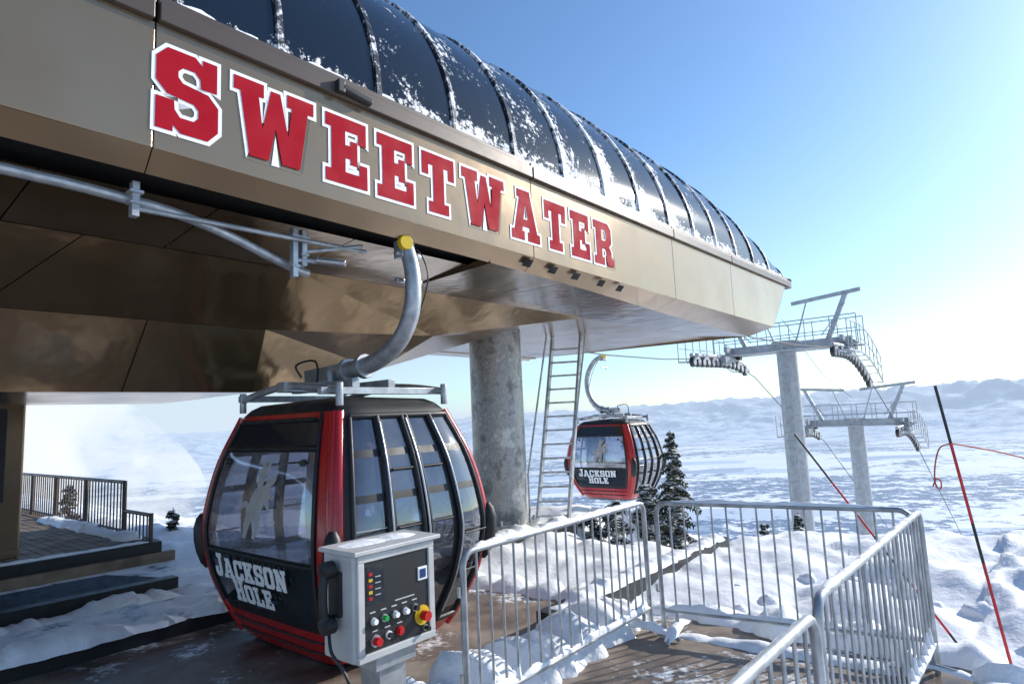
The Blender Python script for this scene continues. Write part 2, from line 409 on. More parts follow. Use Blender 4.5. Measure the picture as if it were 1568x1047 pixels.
mb=MB(); snowridge(mb,[W(1,-4.06,4.655),W(5,-4.06,4.655),W(14.1,-4.06,4.655)],.045,.07,31); mb.build('snow_on_trim',ST,smooth=80)
def hs(s):
    return 2.60*(1-max(0,min(1,(s-5.5)/9.05))**6.5)
def roofpt(s,ph,off=0):
    h=hs(s); return W(s,HC+(3.33+off)*math.cos(ph),4.62+(h+off*min(1,h))*math.sin(ph))
me_vs=[];fr=[];NS=300;NP=90
for i in range(NS+1):
    s=S0+(14.5-S0)*i/NS
    for j in range(NP+1):
        ph=math.pi*j/NP; me_vs.append(roofpt(s,ph))
        u=((s-.47)/.9)%1.0
        low=max(0,1-ph/.10)
        band=sm(1-abs(s-7.4)/5.0)*(.75+.25*math.sin(ph*9+s))
        if ph>1.3: band*=max(0,1-(ph-1.3))
        side=1-min(1,u/.60)
        f=-.07+ .24*low+ band*(.06+.34*side**1.2)+.17*max(0,1-u/.09)*(1 if ph<1.6 else .3)+.08*max(0,1-(1-u)/.05)
        if s<3.2: f-=.04
        fr.append(f)
fs=[(i*(NP+1)+j,(i+1)*(NP+1)+j,(i+1)*(NP+1)+j+1,i*(NP+1)+j+1) for i in range(NS) for j in range(NP)]
mb=MB(); mb.add(me_vs,fs,'roof'); ro=mb.build('roof_glazing',ST,smooth=60)
at=ro.data.attributes.new('frost','FLOAT','POINT'); at.data.foreach_set('value',fr)
mb=MB(); frr=[]
s=-6.73
while s<14.4:
    N=40; vs=[]
    for j in range(N+1):
        ph=math.pi*j/N
        for (ds,o) in ((-.025,-.01),(-.025,.028),(.025,.028),(.025,-.01)):
            vs.append(roofpt(s+ds,ph,o)); frr.append(-.04+.12*max(0,1-abs(s-7)/6))
    mb.add(vs,[(j*4+k,j*4+k+1,j*4+5+k,j*4+4+k) for j in range(N) for k in range(3)],'rib')
    s+=.9
ri=mb.build('roof_ribs',ST); at=ri.data.attributes.new('frost','FLOAT','POINT'); at.data.foreach_set('value',frr)
mb=MB()
mb.add([W(13,-4.0,3.49),W(13,-10.7,3.49),W(14.05,-10.7,4.47),W(14.05,-4.0,4.47)],[(0,1,2,3)],'bronze')
mb.box(14.05,14.4,-10.75,-3.97,4.46,4.62,'trim')
mb.tube([roofpt(14.42,math.pi*j/30,.03) for j in range(31)],.04,'trim',8)
mb.build('end_panel',ST)
# hull
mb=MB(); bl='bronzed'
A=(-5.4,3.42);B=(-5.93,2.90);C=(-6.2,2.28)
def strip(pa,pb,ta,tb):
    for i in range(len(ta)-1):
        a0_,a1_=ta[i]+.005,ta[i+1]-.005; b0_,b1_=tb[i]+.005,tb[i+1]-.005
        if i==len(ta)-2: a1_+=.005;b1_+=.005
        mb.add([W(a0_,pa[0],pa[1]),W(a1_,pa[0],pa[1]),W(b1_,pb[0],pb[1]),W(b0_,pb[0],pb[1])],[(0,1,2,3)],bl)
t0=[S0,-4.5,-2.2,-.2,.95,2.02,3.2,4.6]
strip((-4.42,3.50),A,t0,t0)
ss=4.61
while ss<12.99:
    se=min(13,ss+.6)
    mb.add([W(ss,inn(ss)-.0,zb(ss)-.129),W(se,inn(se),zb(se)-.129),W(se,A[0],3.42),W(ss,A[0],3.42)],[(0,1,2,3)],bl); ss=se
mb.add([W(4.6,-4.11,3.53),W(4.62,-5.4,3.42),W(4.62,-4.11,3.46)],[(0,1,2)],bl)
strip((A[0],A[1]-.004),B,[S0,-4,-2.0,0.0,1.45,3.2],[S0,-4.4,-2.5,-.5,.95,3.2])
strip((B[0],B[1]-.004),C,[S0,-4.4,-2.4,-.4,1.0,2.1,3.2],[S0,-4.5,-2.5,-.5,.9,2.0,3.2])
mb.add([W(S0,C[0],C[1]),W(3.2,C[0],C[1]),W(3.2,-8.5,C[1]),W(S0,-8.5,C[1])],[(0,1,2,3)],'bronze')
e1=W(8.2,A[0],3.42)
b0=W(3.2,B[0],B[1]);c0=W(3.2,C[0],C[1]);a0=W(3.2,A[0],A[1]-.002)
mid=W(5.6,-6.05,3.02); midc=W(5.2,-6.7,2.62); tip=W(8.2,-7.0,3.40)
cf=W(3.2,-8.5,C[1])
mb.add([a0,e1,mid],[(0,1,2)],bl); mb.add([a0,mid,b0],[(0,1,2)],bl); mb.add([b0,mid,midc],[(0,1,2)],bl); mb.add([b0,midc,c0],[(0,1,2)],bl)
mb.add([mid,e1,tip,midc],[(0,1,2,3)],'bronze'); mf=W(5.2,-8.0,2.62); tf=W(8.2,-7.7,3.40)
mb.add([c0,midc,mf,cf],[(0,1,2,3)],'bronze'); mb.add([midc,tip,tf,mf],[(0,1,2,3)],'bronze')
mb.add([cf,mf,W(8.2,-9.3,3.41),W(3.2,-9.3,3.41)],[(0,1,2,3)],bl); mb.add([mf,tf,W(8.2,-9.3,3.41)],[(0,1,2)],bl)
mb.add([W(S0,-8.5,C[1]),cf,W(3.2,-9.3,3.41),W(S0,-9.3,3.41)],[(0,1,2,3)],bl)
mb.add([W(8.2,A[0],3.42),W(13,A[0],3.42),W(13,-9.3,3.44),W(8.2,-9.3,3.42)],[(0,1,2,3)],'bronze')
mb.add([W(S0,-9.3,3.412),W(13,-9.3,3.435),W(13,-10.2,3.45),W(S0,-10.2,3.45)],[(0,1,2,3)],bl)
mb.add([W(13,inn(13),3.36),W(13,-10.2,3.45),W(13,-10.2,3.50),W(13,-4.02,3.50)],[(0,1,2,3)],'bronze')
# soffit panel seams
for s in (5.8,7.0,9.4,10.6,11.8):
    mb.add([W(s,inn(s)-.02,3.405 if s>9 else 3.41),W(s+.012,inn(s)-.02,3.405 if s>9 else 3.41),W(s+.012,A[0],3.414),W(s,A[0],3.414)],[(0,1,2,3)],'dark')
mb.build('hull_panels',ST,recalc=False)
mb=MB()
mb.add([W(S0,-4.1,3.62),W(4.6,-4.1,3.62),W(4.6,-5.45,3.50),W(S0,-5.45,3.50)],[(0,1,2,3)],'dark')
mb.add([W(S0,A[0]-.06,3.42),W(3.1,A[0]-.06,3.42),W(3.1,B[0]-.05,2.9),W(S0,B[0]-.05,2.9)],[(0,1,2,3)],'dark')
mb.add([W(S0,B[0]-.05,2.9),W(3.1,B[0]-.05,2.9),W(3.1,C[0]-.05,2.3),W(S0,C[0]-.05,2.3)],[(0,1,2,3)],'dark')
mb.build('hull_backing',ST)
mb=MB()
mb.tube(smooth_path([W(-6,-4.32,3.42),W(0,-4.32,3.42),W(1.4,-4.34,3.40),W(2.0,-4.42,3.34),W(2.6,-4.52,3.20),W(2.85,-4.6,3.18)]),.035,'galv')
mb.tube([W(1.45,-4.34,3.35),W(3.3,-4.40,3.40)],.02,'galv',8)
for s,n,z0,z1 in((1.42,-4.28,3.27,3.5),(2.62,-4.42,3.08,3.48),(2.70,-4.42,3.18,3.48)):
    mb.box(s-.022,s+.022,n-.03,n+.03,z0,z1,'galv'); mb.box(s-.04,s+.04,n-.05,n+.05,z1-.08,z1-.06,'galv'); mb.box(s-.035,s+.035,n-.04,n+.04,z0+.08,z0+.10,'galv')
mb.tube([W(2.62,-4.42,3.22),W(3.0,-4.38,3.25)],.022,'galv',8); mb.tube([W(2.72,-4.4,3.30),W(3.25,-4.38,3.44)],.016,'galv',8)
mb.tube([W(2.8,-4.38,3.24),W(2.95,-4.2,3.2)],.028,'steel',8)
mb.build('track_rail',ST,smooth=40,bevel=.003)

# ------------------------------------------------------------ letters
GL={
'S':(.82,[[(.14,1),(.50,1),(.60,.92),(.60,1),(.80,1),(.80,.63),(.58,.63),(.57,.74),(.50,.81),(.34,.81),(.28,.75),(.28,.68),(.34,.62),(.68,.58),(.82,.45),(.82,.14),(.68,0),(.32,0),(.22,.08),(.22,0),(0,0),(0,.38),(.23,.38),(.24,.27),(.31,.19),(.49,.19),(.55,.25),(.55,.34),(.49,.40),(.14,.44),(0,.57),(0,.86)]]),
'T':(.84,[[(0,1),(.84,1),(.84,.62),(.68,.62),(.68,.80),(.56,.80),(.56,.18),(.68,.18),(.68,0),(.16,0),(.16,.18),(.28,.18),(.28,.80),(.16,.80),(.16,.62),(0,.62)]]),
'E':(.82,[[(0,1),(.8,1),(.8,.66),(.64,.66),(.64,.81),(.38,.81),(.38,.60),(.48,.60),(.48,.68),(.62,.68),(.62,.32),(.48,.32),(.48,.40),(.38,.40),(.38,.19),(.66,.19),(.66,.36),(.82,.36),(.82,0),(0,0),(0,.19),(.11,.19),(.11,.81),(0,.81)]]),
'W':(1.3,[[(0,1),(.46,1),(.46,.82),(.38,.82),(.44,.40),(.575,.96),(.725,.96),(.86,.40),(.92,.82),(.84,.82),(.84,1),(1.3,1),(1.3,.82),(1.2,.82),(1.06,0),(.76,0),(.65,.46),(.54,0),(.24,0),(.10,.82),(0,.82)]]),
'A':(1.0,[[(.22,1),(.66,1),(.9,.18),(1.0,.18),(1.0,0),(.56,0),(.56,.18),(.635,.18),(.615,.27),(.385,.27),(.365,.18),(.44,.18),(.44,0),(0,0),(0,.18),(.10,.18),(.30,.84),(.22,.84)],[(.42,.42),(.58,.42),(.5,.74)]]),
'R':(.94,[[(0,1),(.72,1),(.86,.87),(.86,.55),(.74,.45),(.84,.35),(.84,.18),(.94,.18),(.94,0),(.66,0),(.57,.1),(.57,.33),(.52,.38),(.38,.38),(.38,.18),(.48,.18),(.48,0),(0,0),(0,.18),(.11,.18),(.11,.82),(0,.82)],[(.38,.82),(.54,.82),(.59,.77),(.59,.62),(.54,.57),(.38,.57)]]),
'H':(.94,[[(0,1),(.42,1),(.42,.82),(.36,.82),(.36,.59),(.58,.59),(.58,.82),(.52,.82),(.52,1),(.94,1),(.94,.82),(.85,.82),(.85,.18),(.94,.18),(.94,0),(.52,0),(.52,.18),(.58,.18),(.58,.41),(.36,.41),(.36,.18),(.42,.18),(.42,0),(0,0),(0,.18),(.09,.18),(.09,.82),(0,.82)]]),
'L':(.80,[[(0,1),(.48,1),(.48,.82),(.38,.82),(.38,.19),(.62,.19),(.62,.40),(.80,.40),(.80,0),(0,0),(0,.18),(.11,.18),(.11,.82),(0,.82)]]),
'O':(.84,[[(.14,1),(.7,1),(.84,.86),(.84,.14),(.7,0),(.14,0),(0,.14),(0,.86)],[(.27,.75),(.33,.81),(.51,.81),(.57,.75),(.57,.25),(.51,.19),(.33,.19),(.27,.25)]]),
'C':(.82,[[(.14,1),(.5,1),(.6,.92),(.6,1),(.82,1),(.82,.62),(.58,.62),(.57,.74),(.5,.81),(.33,.81),(.27,.75),(.27,.25),(.33,.19),(.5,.19),(.57,.26),(.58,.38),(.82,.38),(.82,.14),(.68,0),(.14,0),(0,.14),(0,.86)]]),
'J':(.78,[[(.25,1),(.78,1),(.78,.82),(.68,.82),(.68,.14),(.55,0),(.13,0),(0,.14),(0,.42),(.25,.42),(.25,.26),(.30,.2),(.37,.2),(.41,.26),(.41,.82),(.25,.82)]]),
'K':(.94,[[(0,1),(.46,1),(.46,.82),(.37,.82),(.37,.60),(.55,.82),(.50,.82),(.50,1),(.92,1),(.92,.82),(.84,.82),(.62,.55),(.85,.18),(.94,.18),(.94,0),(.52,0),(.52,.18),(.56,.18),(.45,.38),(.37,.29),(.37,.18),(.46,.18),(.46,0),(0,0),(0,.18),(.11,.18),(.11,.82),(0,.82)]]),
'N':(.98,[[(0,1),(.38,1),(.66,.50),(.66,.82),(.57,.82),(.57,1),(.98,1),(.98,.82),(.88,.82),(.88,0),(.62,0),(.33,.50),(.33,.18),(.42,.18),(.42,0),(0,0),(0,.18),(.10,.18),(.10,.82),(0,.82)]]),
}
def offpoly(P,d):
    A_=sum(P[i][0]*P[(i+1)%len(P)][1]-P[(i+1)%len(P)][0]*P[i][1] for i in range(len(P)))
    sg=1 if A_>0 else -1; out=[]
    n=len(P)
    for i in range(n):
        p0=Vector(P[i-1]);p1=Vector(P[i]);p2=Vector(P[(i+1)%n])
        a=(p1-p0).normalized();b_=(p2-p1).normalized()
        na_=Vector((a.y,-a.x))*sg; nb=Vector((b_.y,-b_.x))*sg
        m_=(na_+nb); L=m_.length
        if L<1e-4: out.append(tuple(p1+na_*d)); continue
        m_/=L; k=d/max(.5,m_.dot(na_)); out.append(tuple(p1+m_*k))
    return out
def polycurve(name,polys,mat,o,X,Y,ext,parent):
    c=bpy.data.curves.new(name,'CURVE'); c.dimensions='2D'; c.fill_mode='BOTH'; c.extrude=ext
    for P in polys:
        sp=c.splines.new('POLY'); sp.points.add(len(P)-1); sp.use_cyclic_u=True
        for i,p in enumerate(P): sp.points[i].co=(p[0],p[1],0,1)
    c.materials.append(M[mat]); ob=bpy.data.objects.new(name,c); sc.collection.objects.link(ob)
    Z=X.cross(Y); R=Matrix((X,Y,Z)).transposed().to_4x4(); ob.matrix_world=Matrix.Translation(o)@R
    ob.parent=parent; return ob
SG=empty('station_name_sign')
Dv=Vector((DX,DY,0));Nv=Vector((NX,NY,0));Uv=Vector((0,0,1))
x=1.425;hgt=.55;sx_=.86
for ch in "SWEETWATER":
    w,P=GL[ch]; P=[[(a*hgt*sx_,b_*hgt) for a,b_ in Q] for Q in P]
    o=W(x,-3.996,3.78-.008*(x-1.4))
    wh=[offpoly(P[0],.026)]+[offpoly(Q,-.015) for Q in P[1:]]
    polycurve('letter_outline_'+ch,wh,'white',o,Dv,Uv,.002,SG)
    polycurve('letter_face_'+ch,P,'lred',o+Nv*.005,Dv,Uv,.001,SG)
    x+=w*hgt*sx_+.104

# ------------------------------------------------------------ gondola cabin
PZ=[(0,.58),(.10,.70),(.35,.83),(.6,.93),(.95,1.0),(1.2,.985),(1.6,.90),(1.95,.765),(2.08,.70),(2.14,.60)]
def prof(z):
    if z<=0: return PZ[0][1]
    P=[PZ[0]]+PZ+[PZ[-1]]
    for i in range(1,len(P)-2):
        a,b_=P[i],P[i+1]
        if z<=b_[0]+1e-9:
            t=(z-a[0])/(b_[0]-a[0])
            m0=(b_[1]-P[i-1][1])/max(1e-6,(b_[0]-P[i-1][0])); m1=(P[i+2][1]-a[1])/max(1e-6,(P[i+2][0]-a[0])); L=b_[0]-a[0]
            return (2*t**3-3*t*t+1)*a[1]+(t**3-2*t*t+t)*L*m0+(-2*t**3+3*t*t)*b_[1]+(t**3-t*t)*L*m1
    return PZ[-1][1]
WS,WN=.89,1.16
def cabin(name,cs,cn,z0,hang):
    E=empty(name)
    def P(face,u,z,off=0):
        k=prof(z); phi=math.atan(u)+face*math.pi/2
        c,s_=math.cos(phi),math.sin(phi); ex=7
        r=(abs(c)**ex+abs(s_)**ex)**(-1/ex)
        a,b_=r*c,r*s_
        return W(cs-a*(WS*k+off),cn+b_*(WN*k+off),z0+z)
    ub=[-1,-.9,-.80,-.74,-.6,-.45,-.40,-.34,-.2,-.05,0,.05,.2,.34,.40,.45,.6,.74,.80,.9,1]
    zbk=[0,.05,.10,.2,.3,.34,.38,.42,.5,.58,.66,.72,.78,.84,.90,.98,1.05,1.15,1.25,1.32,1.38,1.48,1.58,1.66,1.72,1.78,1.86,1.93,1.98,2.04,2.1,2.14]
    def cls(face,u,z):
        au=abs(u)
        if z<.05: return 'black'
        if z>2.04: return 'black'
        if face%2==0:
            if au>.80: return 'red'
            if z<.34: return 'red'
            if z<.42: return 'black'
            if z<.84: return 'dglass'
            if z<.90: return 'black'
            if au>.74: return 'black'
            if z<1.72: return 'eglass'
            if z<1.78: return 'black'
            if z<1.98: return 'dglass'
            return 'red'
        else:
            if au>.9: return 'red'
            if z<.2: return 'red'
            if au>.80 or z>1.98 or z<.30: return 'black'
            if .34<au<.45 : return 'black'
            if au<.05: return 'black'
            if .72<z<.78 or 1.32<z<1.38 or 1.66<z<1.72: return 'black'
            return 'glass'
    mb=MB()
    for face in range(4):
        for i in range(len(ub)-1):
            for j in range(len(zbk)-1):
                u0,u1,a,b_=ub[i],ub[i+1],zbk[j],zbk[j+1]
                k=cls(face,(u0+u1)/2,(a+b_)/2)
                mb.add([P(face,u0,a),P(face,u1,a),P(face,u1,b_),P(face,u0,b_)],[(0,1,2,3)],k)
    for zc,kk in((2.14,'black'),(0,'black')):
        ring=[P(f_,u,zc) for f_ in range(4) for u in ub[:-1]]
        c=W(cs,cn,z0+zc+(.06 if zc>1 else 0)); n_=len(ring)
        mb.add(ring+[c],[(i,(i+1)%n_,n_) for i in range(n_)],kk)
    ob=mb.build('shell',E,recalc=False)
    bm=bmesh.new(); bm.from_mesh(ob.data); bmesh.ops.remove_doubles(bm,verts=bm.verts,dist=.0005); bmesh.ops.recalc_face_normals(bm,faces=bm.faces); bm.to_mesh(ob.data); bm.free()
    ob.data.shade_smooth(); ob.data.set_sharp_from_angle(angle=math.radians(40))
    mb=MB()
    def line(face,pts,r,k,off=.01):
        q=[]
        for (u0,a),(u1,b_) in zip(pts,pts[1:]):
            n_=max(2,int(max(abs(u1-u0)*8,abs(b_-a)*10)))
            for i in range(n_): t=i/n_; q.append(P(face,u0+(u1-u0)*t,a+(b_-a)*t,off))
        q.append(P(face,*pts[-1],off)); mb.tube(q,r,k,8)
    for f_ in(1,3):
        for u in(-.42,.42): line(f_,[(u,.22),(u,1.98)],.028,'black',.015)
        for u in(-.035,.035): line(f_,[(u,.22),(u,1.98)],.022,'black',.015)
        line(f_,[(0,.25),(0,1.96)],.010,'steel',.04)
        for u in(-.40,.40): line(f_,[(u,.3),(u,1.93)],.009,'steel',.045)
        line(f_,[(-.8,.22),(.8,.22)],.025,'black',.01); line(f_,[(-.8,1.99),(.8,1.99)],.025,'black',.01)
        for z in(.95,1.12): line(f_,[(-.78,z),(-.45,z)],.008,'steel',.0)
        for z in(.62,.95): line(f_,[(.45,z),(.78,z)],.008,'black',.03)
        for u in(-.8,.8): line(f_,[(u,.22),(u,1.99)],.02,'black',.008)
        for u in (-.2,.2): line(f_,[(u-.13,1.55),(u+.13,1.55)],.012,'black',.01); line(f_,[(u-.13,1.1),(u+.13,1.1)],.010,'black',.01)
    for f_ in(0,2):
        line(f_,[(-.78,.87),(.78,.87)],.018,'black'); line(f_,[(-.78,1.75),(.78,1.75)],.02,'black')
        for u in(-.77,.77): line(f_,[(u,.4),(u,1.98)],.018,'black')
        for u in(-.6,.6): mb.tube([P(f_,u,1.64,0),P(f_,u,1.64,.03)],.028,'black',10)
        line(f_,[(-.8,.26),(.8,.26)],.010,'black',.006); line(f_,[(-.8,.16),(.8,.16)],.008,'black',.006)
        line(f_,[(-.7,1.98),(.7,1.98)],.02,'black',.008)
    for f_ in range(4):
        line(f_,[(.96,.12),(.97,2.02)],.052,'red',-.012)
        line(f_,[(-.96,.12),(-.97,2.02)],.052,'red',-.012)
    for f_ in range(4):
        q=[P(f_,.99,z,.03) for z in(.66,.72,.82,.92,1.02,1.10,1.15)]
        mb.tube(q,[.03,.06,.075,.078,.075,.06,.03],'black',12)
    mb.build('frames_and_pillars',E,smooth=50)
    mb=MB(); mb.box(cs-.55,cs+.55,cn-.8,cn+.8,z0+.12,z0+.16,'seat')
    for sg in(-1,1):
        a,b_=sorted((cs+sg*.38,cs+sg*.70)); mb.box(a,b_,cn-.8,cn+.8,z0+.45,z0+.52,'seat')
        a,b_=sorted((cs+sg*.70,cs+sg*.76)); mb.box(a,b_,cn-.75,cn+.75,z0+.52,z0+.78,'seat')
    mb.build('seats',E,bevel=.02)
    for face,sg in((0,-1),(2,1)):
        X=Nv if sg<0 else -Nv
        for body,z,sz in(("JACKSON",.665,.175),("HOLE",.485,.165)):
            tw=sum(GL[c][0]*sz for c in body)+.016*(len(body)-1); xx=-tw/2-.03
            p0=P(face,0,z,.02);p1=P(face,0,z+.15,.02); Y=(p1-p0).normalized(); Z=X.cross(Y)
            for ch in body:
                w,Q=GL[ch]; big=1.18 if ch in 'JH' else 1
                Q=[[(a*sz,b_*sz*big) for a,b_ in q] for q in Q]
                polycurve('logo_letter',Q,'white',p0+X*xx+Z*.03,X,Y,.002,E); xx+=w*sz+.016
        hp=[(-.16,-.42),(-.10,-.42),(-.06,-.24),(.02,-.14),(.06,-.30),(.02,-.40),(.08,-.42),(.13,-.28),(.12,-.10),(.17,.02),(.24,-.06),(.29,-.04),(.24,.08),(.31,.06),(.34,.10),(.25,.16),(.22,.22),(.30,.26),(.33,.32),(.26,.36),(.19,.33),(.13,.24),(.09,.22),(.10,.34),(.15,.42),(.20,.52),(.16,.53),(.10,.45),(.085,.48),(.10,.53),(.03,.56),(.01,.50),(.035,.46),(-.01,.42),(-.03,.30),(-.02,.20),(-.10,.12),(-.14,.0),(-.22,.04),(-.28,.0),(-.30,-.12),(-.26,-.06),(-.20,-.04),(-.16,-.12),(-.18,-.26)]
        hp=[(a*.80,b_*.66) for a,b_ in hp]
        p0=P(face,0,1.30,.02);p1=P(face,0,1.45,.02);Y=(p1-p0).normalized()
        polycurve('rider_decal',[hp],'decal',p0+X.cross(Y)*.012+X*(.05),X,Y,.001,E)
    mb=MB(); zt=z0+2.14; H_=.80
    for a in(-.58,.58):
        mb.tube(smooth_path([W(cs+a,cn-H_,zt+.06),W(cs+a,cn-.4,zt+.12),W(cs+a,cn,zt+.15),W(cs+a,cn+.4,zt+.12),W(cs+a,cn+H_,zt+.06)],4),.035,'galv',8)
        mb.beam(W(cs-.68,cn+a*1.15,zt+.07),W(cs+.68,cn+a*1.15,zt+.07),.06,.06,'galv')
        for b_ in(-H_,H_): mb.tube([W(cs+a,cn+b_,zt-.06),W(cs+a,cn+b_,zt+.13)],.032,'galv',10)
    mb.beam(W(cs-.64,cn,zt+.14),W(cs+.64,cn,zt+.14),.14,.09,'galv')
    mb.beam(W(cs-.2,cn-.5,zt+.15),W(cs-.2,cn+.5,zt+.15),.08,.08,'galv'); mb.beam(W(cs+.2,cn-.5,zt+.15),W(cs+.2,cn+.5,zt+.15),.08,.08,'galv')
    for a in(-.12,.12):
        mb.tube([W(cs+a,cn,zt+.1),W(cs+a,cn-.03,zt+.30)],.035,'galv',8)
    hp=[W(cs+a,cn+b_,z0+c) for a,b_,c in hang]
    mb.beam(hp[0],hp[1],.14,.14,'galv')
    L=smooth_path(hp[1:],6); mb.tube(L,[.085-.022*i/len(L) for i in range(len(L))],'galv',14)
    for i in (0,4): mb.tube([L[i]-(L[i+1]-L[i]).normalized()*.03,L[i]+(L[i+1]-L[i]).normalized()*.03],.115,'galv',14)
    tp=hp[-1]; ts,tn=SN(tp.x,tp.y)
    mb.box(ts-.07,ts+.07,tn-.06,tn+.06,tp.z-.14,tp.z+.02,'galv')
    for dz in(-.10,-.34):
        p=tp+Vector((0,0,dz)); mb.tube([p,p+Dv*.17],.022,'steel',8); mb.tube([p+Dv*.12,p+Dv*.17],.04,'galv',10)
        mb.tube([p,p-Dv*.10],.022,'steel',8)
    mb.tube([tp+Vector((0,0,-.02))+Nv*.05-Dv*.05,tp+Vector((0,0,-.02))+Nv*.11-Dv*.06],.065,'yellow',14)
    mb.tube(smooth_path([hp[0]+Dv*-.1,hp[0]+Dv*-.16+Uv*.12,hp[0]+Dv*-.1+Nv*.25+Uv*.14,hp[0]+Dv*-.12+Nv*.3-Uv*.08,hp[0]-Dv*.1+Nv*.1-Uv*.14]),.012,'black',6)
    mb.tube(smooth_path([hp[-1]+Dv*.08,hp[-2]+Dv*.1+Nv*.06,hp[-3]+Dv*.1+Nv*.08,hp[-4]+Dv*.08-Uv*.03]),.008,'black',6)
    mb.build('hanger',E,smooth=50,bevel=.004)
    return E
cabin('gondola_cabin',3.56,-5.15,-.02,[(0,-.55,2.42),(0,.10,2.44),(0,.50,2.48),(0,.84,2.62),(0,1.03,2.86),(0,1.07,3.15),(0,1.02,3.38),(0,.96,3.50)])
cabin('gondola_cabin',15.5,-9.42,-.42,[(0,.30,2.42),(0,-.10,2.42),(0,-.42,2.50),(0,-.66,2.75),(0,-.78,3.1),(0,-.74,3.5),(0,-.5,3.85),(0,-.2,4.0)])

# ------------------------------------------------------------ column, ladder
mb=MB(); c=W(8.28,-7.35,0)
mb.tube([c+Uv*-.3,c+Uv*3.5],.46,'column',48); mb.tube([c+Uv*0,c+Uv*.16],.62,'column',48)
for i in range(12):
    a=i*math.pi/6; mb.tube([c+Vector((math.cos(a)*.55,math.sin(a)*.55,.15)),c+Vector((math.cos(a)*.55,math.sin(a)*.55,.24))],.025,'galv',6)
mb.build('steel_support_column',smooth=40)
E=empty('access_ladder'); mb=MB()
a0,a1=Vector((.30,11.7,-.1)),Vector((.80,12.1,3.45)); b0_,b1=Vector((.86,11.6,-.1)),Vector((1.34,12.0,3.45))
mb.beam(a0,a1,.05,.07,'galv'); mb.beam(b0_,b1,.05,.07,'galv')
for i in range(13):
    t=.06+i*.072; mb.beam(a0.lerp(a1,t),b0_.lerp(b1,t),.05,.035,'galv')
mb.tube([a0+Vector((-.12,-.3,0)),a0+Vector((-.12,-.3,1.0)),a1+Vector((-.14,-.35,0))],.018,'galv',8)
mb.tube([b0_+Vector((.05,-.3,.9)),b1+Vector((.05,-.35,0))],.016,'galv',8)
mb.build('rails_and_rungs',E,smooth=40)

# ------------------------------------------------------------ fences
def fence(a,b_,snow=0,h=1.1):
    E=empty('crowd_barrier'); mb=MB(); a=Vector((*a,0));b_=Vector((*b_,0)); t=(b_-a).normalized(); L=(b_-a).length
    R=.09; zb_=.20; r0=.021
    def q(u,z): return a+t*u+Uv*z
    loop=[q(0,.0),q(0,h-R)]+[q(R-R*math.cos(k*math.pi/10),h-R+R*math.sin(k*math.pi/10)) for k in range(1,5)]+[q(R,h),q(L-R,h)]+[q(L-R+R*math.sin(k*math.pi/10),h-R+R*math.cos(k*math.pi/10)) for k in range(1,5)]+[q(L,h-R),q(L,.0)]
    mb.tube(loop,r0,'galv',10); mb.tube([q(0,zb_),q(L,zb_)],r0*.85,'galv',10)
    n=int(L/.118)
    for i in range(1,n):
        u=L*i/n; mb.tube([q(u,zb_),q(u,h)],.0085,'galv',8)
    x=t.cross(Uv)
    for u in(.12,L-.12):
        mb.tube([q(u,zb_),q(u,.06)],.016,'galv',8); mb.tube(smooth_path([q(u,.02)+x*.32,q(u,.06)+x*.2,q(u,.09),q(u,.06)-x*.2,q(u,.02)-x*.32],3),.017,'galv',8)
    for z in(.35,.85): mb.tube([q(-.04,z),q(-.04,z+.06)],.012,'galv',6); mb.tube([q(-.04,z),q(0,z)],.008,'galv',6)
    mb.build('frame',E,smooth=50)
    if snow:
        mb=MB(); snowridge(mb,[q(R,h+.012),q(L-R,h+.012)],.020,.03*snow,a.x*9,step=.03); snowridge(mb,[q(0.02,zb_+.012),q(L-.02,zb_+.012)],.022,.06*snow,a.x*5,step=.03)
        for i in range(1,n):
            if random.random()<.6:
                u=L*i/n; mb.tube([q(u,zb_+.02),q(u,zb_+.05),q(u+.004,zb_+.07+random.random()*.08)],[.025,.017,.006],'snow',7)
        for u in(.12,L-.12): snowridge(mb,[q(u,.04)+x*.30,q(u,.08),q(u,.04)-x*.30],.05,.05,u*3)
        mb.build('snow',E,smooth=80)
fence((-.36,3.92),(1.10,5.72),1)
fence((1.20,5.66),(2.85,4.69),.8)
fence((2.86,4.62),(1.20,2.69),.5)
fence((1.10,2.50),(-.42,.72),.3)

# ------------------------------------------------------------ control box
E=empty('lift_control_box'); mb=MB()
s0,s1,n0,n1,z0,z1=1.69,2.155,-2.61,-2.38,.87,1.325
mb.box(s0,s1,n0,n1,z0,z1,'box'); mb.build('housing',E,bevel=.012)
mb=MB(); t_=.035
mb.box(s0+.01,s1-.01,n1,n1+.02,z1-t_,z1-.002,'box'); mb.box(s0+.01,s1-.01,n1,n1+.02,z0+.002,z0+t_,'box')
mb.box(s0+.01,s0+t_+.01,n1,n1+.0195,z0+t_,z1-t_,'box'); mb.box(s1-t_-.01,s1-.01,n1,n1+.0195,z0+t_,z1-t_,'box')
mb.box(s0-.02,s1+.02,n0-.01,n1+.04,z1+.002,z1+.022,'box')
mb.build('door_frame',E,bevel=.004)
mb=MB(); mb.box(s0+.047,s1-.047,n1+.001,n1+.012,z0+.037,z1-.037,'black')
mb.build('panel',E)
mb=MB()
def btn(u,v_,r,k,ring='steel',d=.03):
    s=s0+u; z=z0+v_
    mb.tube([W(s,n1+.01,z),W(s,n1+.022,z)],r*1.45,ring,16); mb.tube([W(s,n1+.02,z),W(s,n1+.02+d,z)],r,k,16)
def pl(u0,u1,v0,v1,d0,d1,k): mb.box(s0+u0,s0+u1,n1+d0,n1+d1,z0+v0,z0+v1,k)
for i,k in enumerate(('white','green','white','white','black')): btn(.09+i*.06,.165,.012,k,'steel',.02)
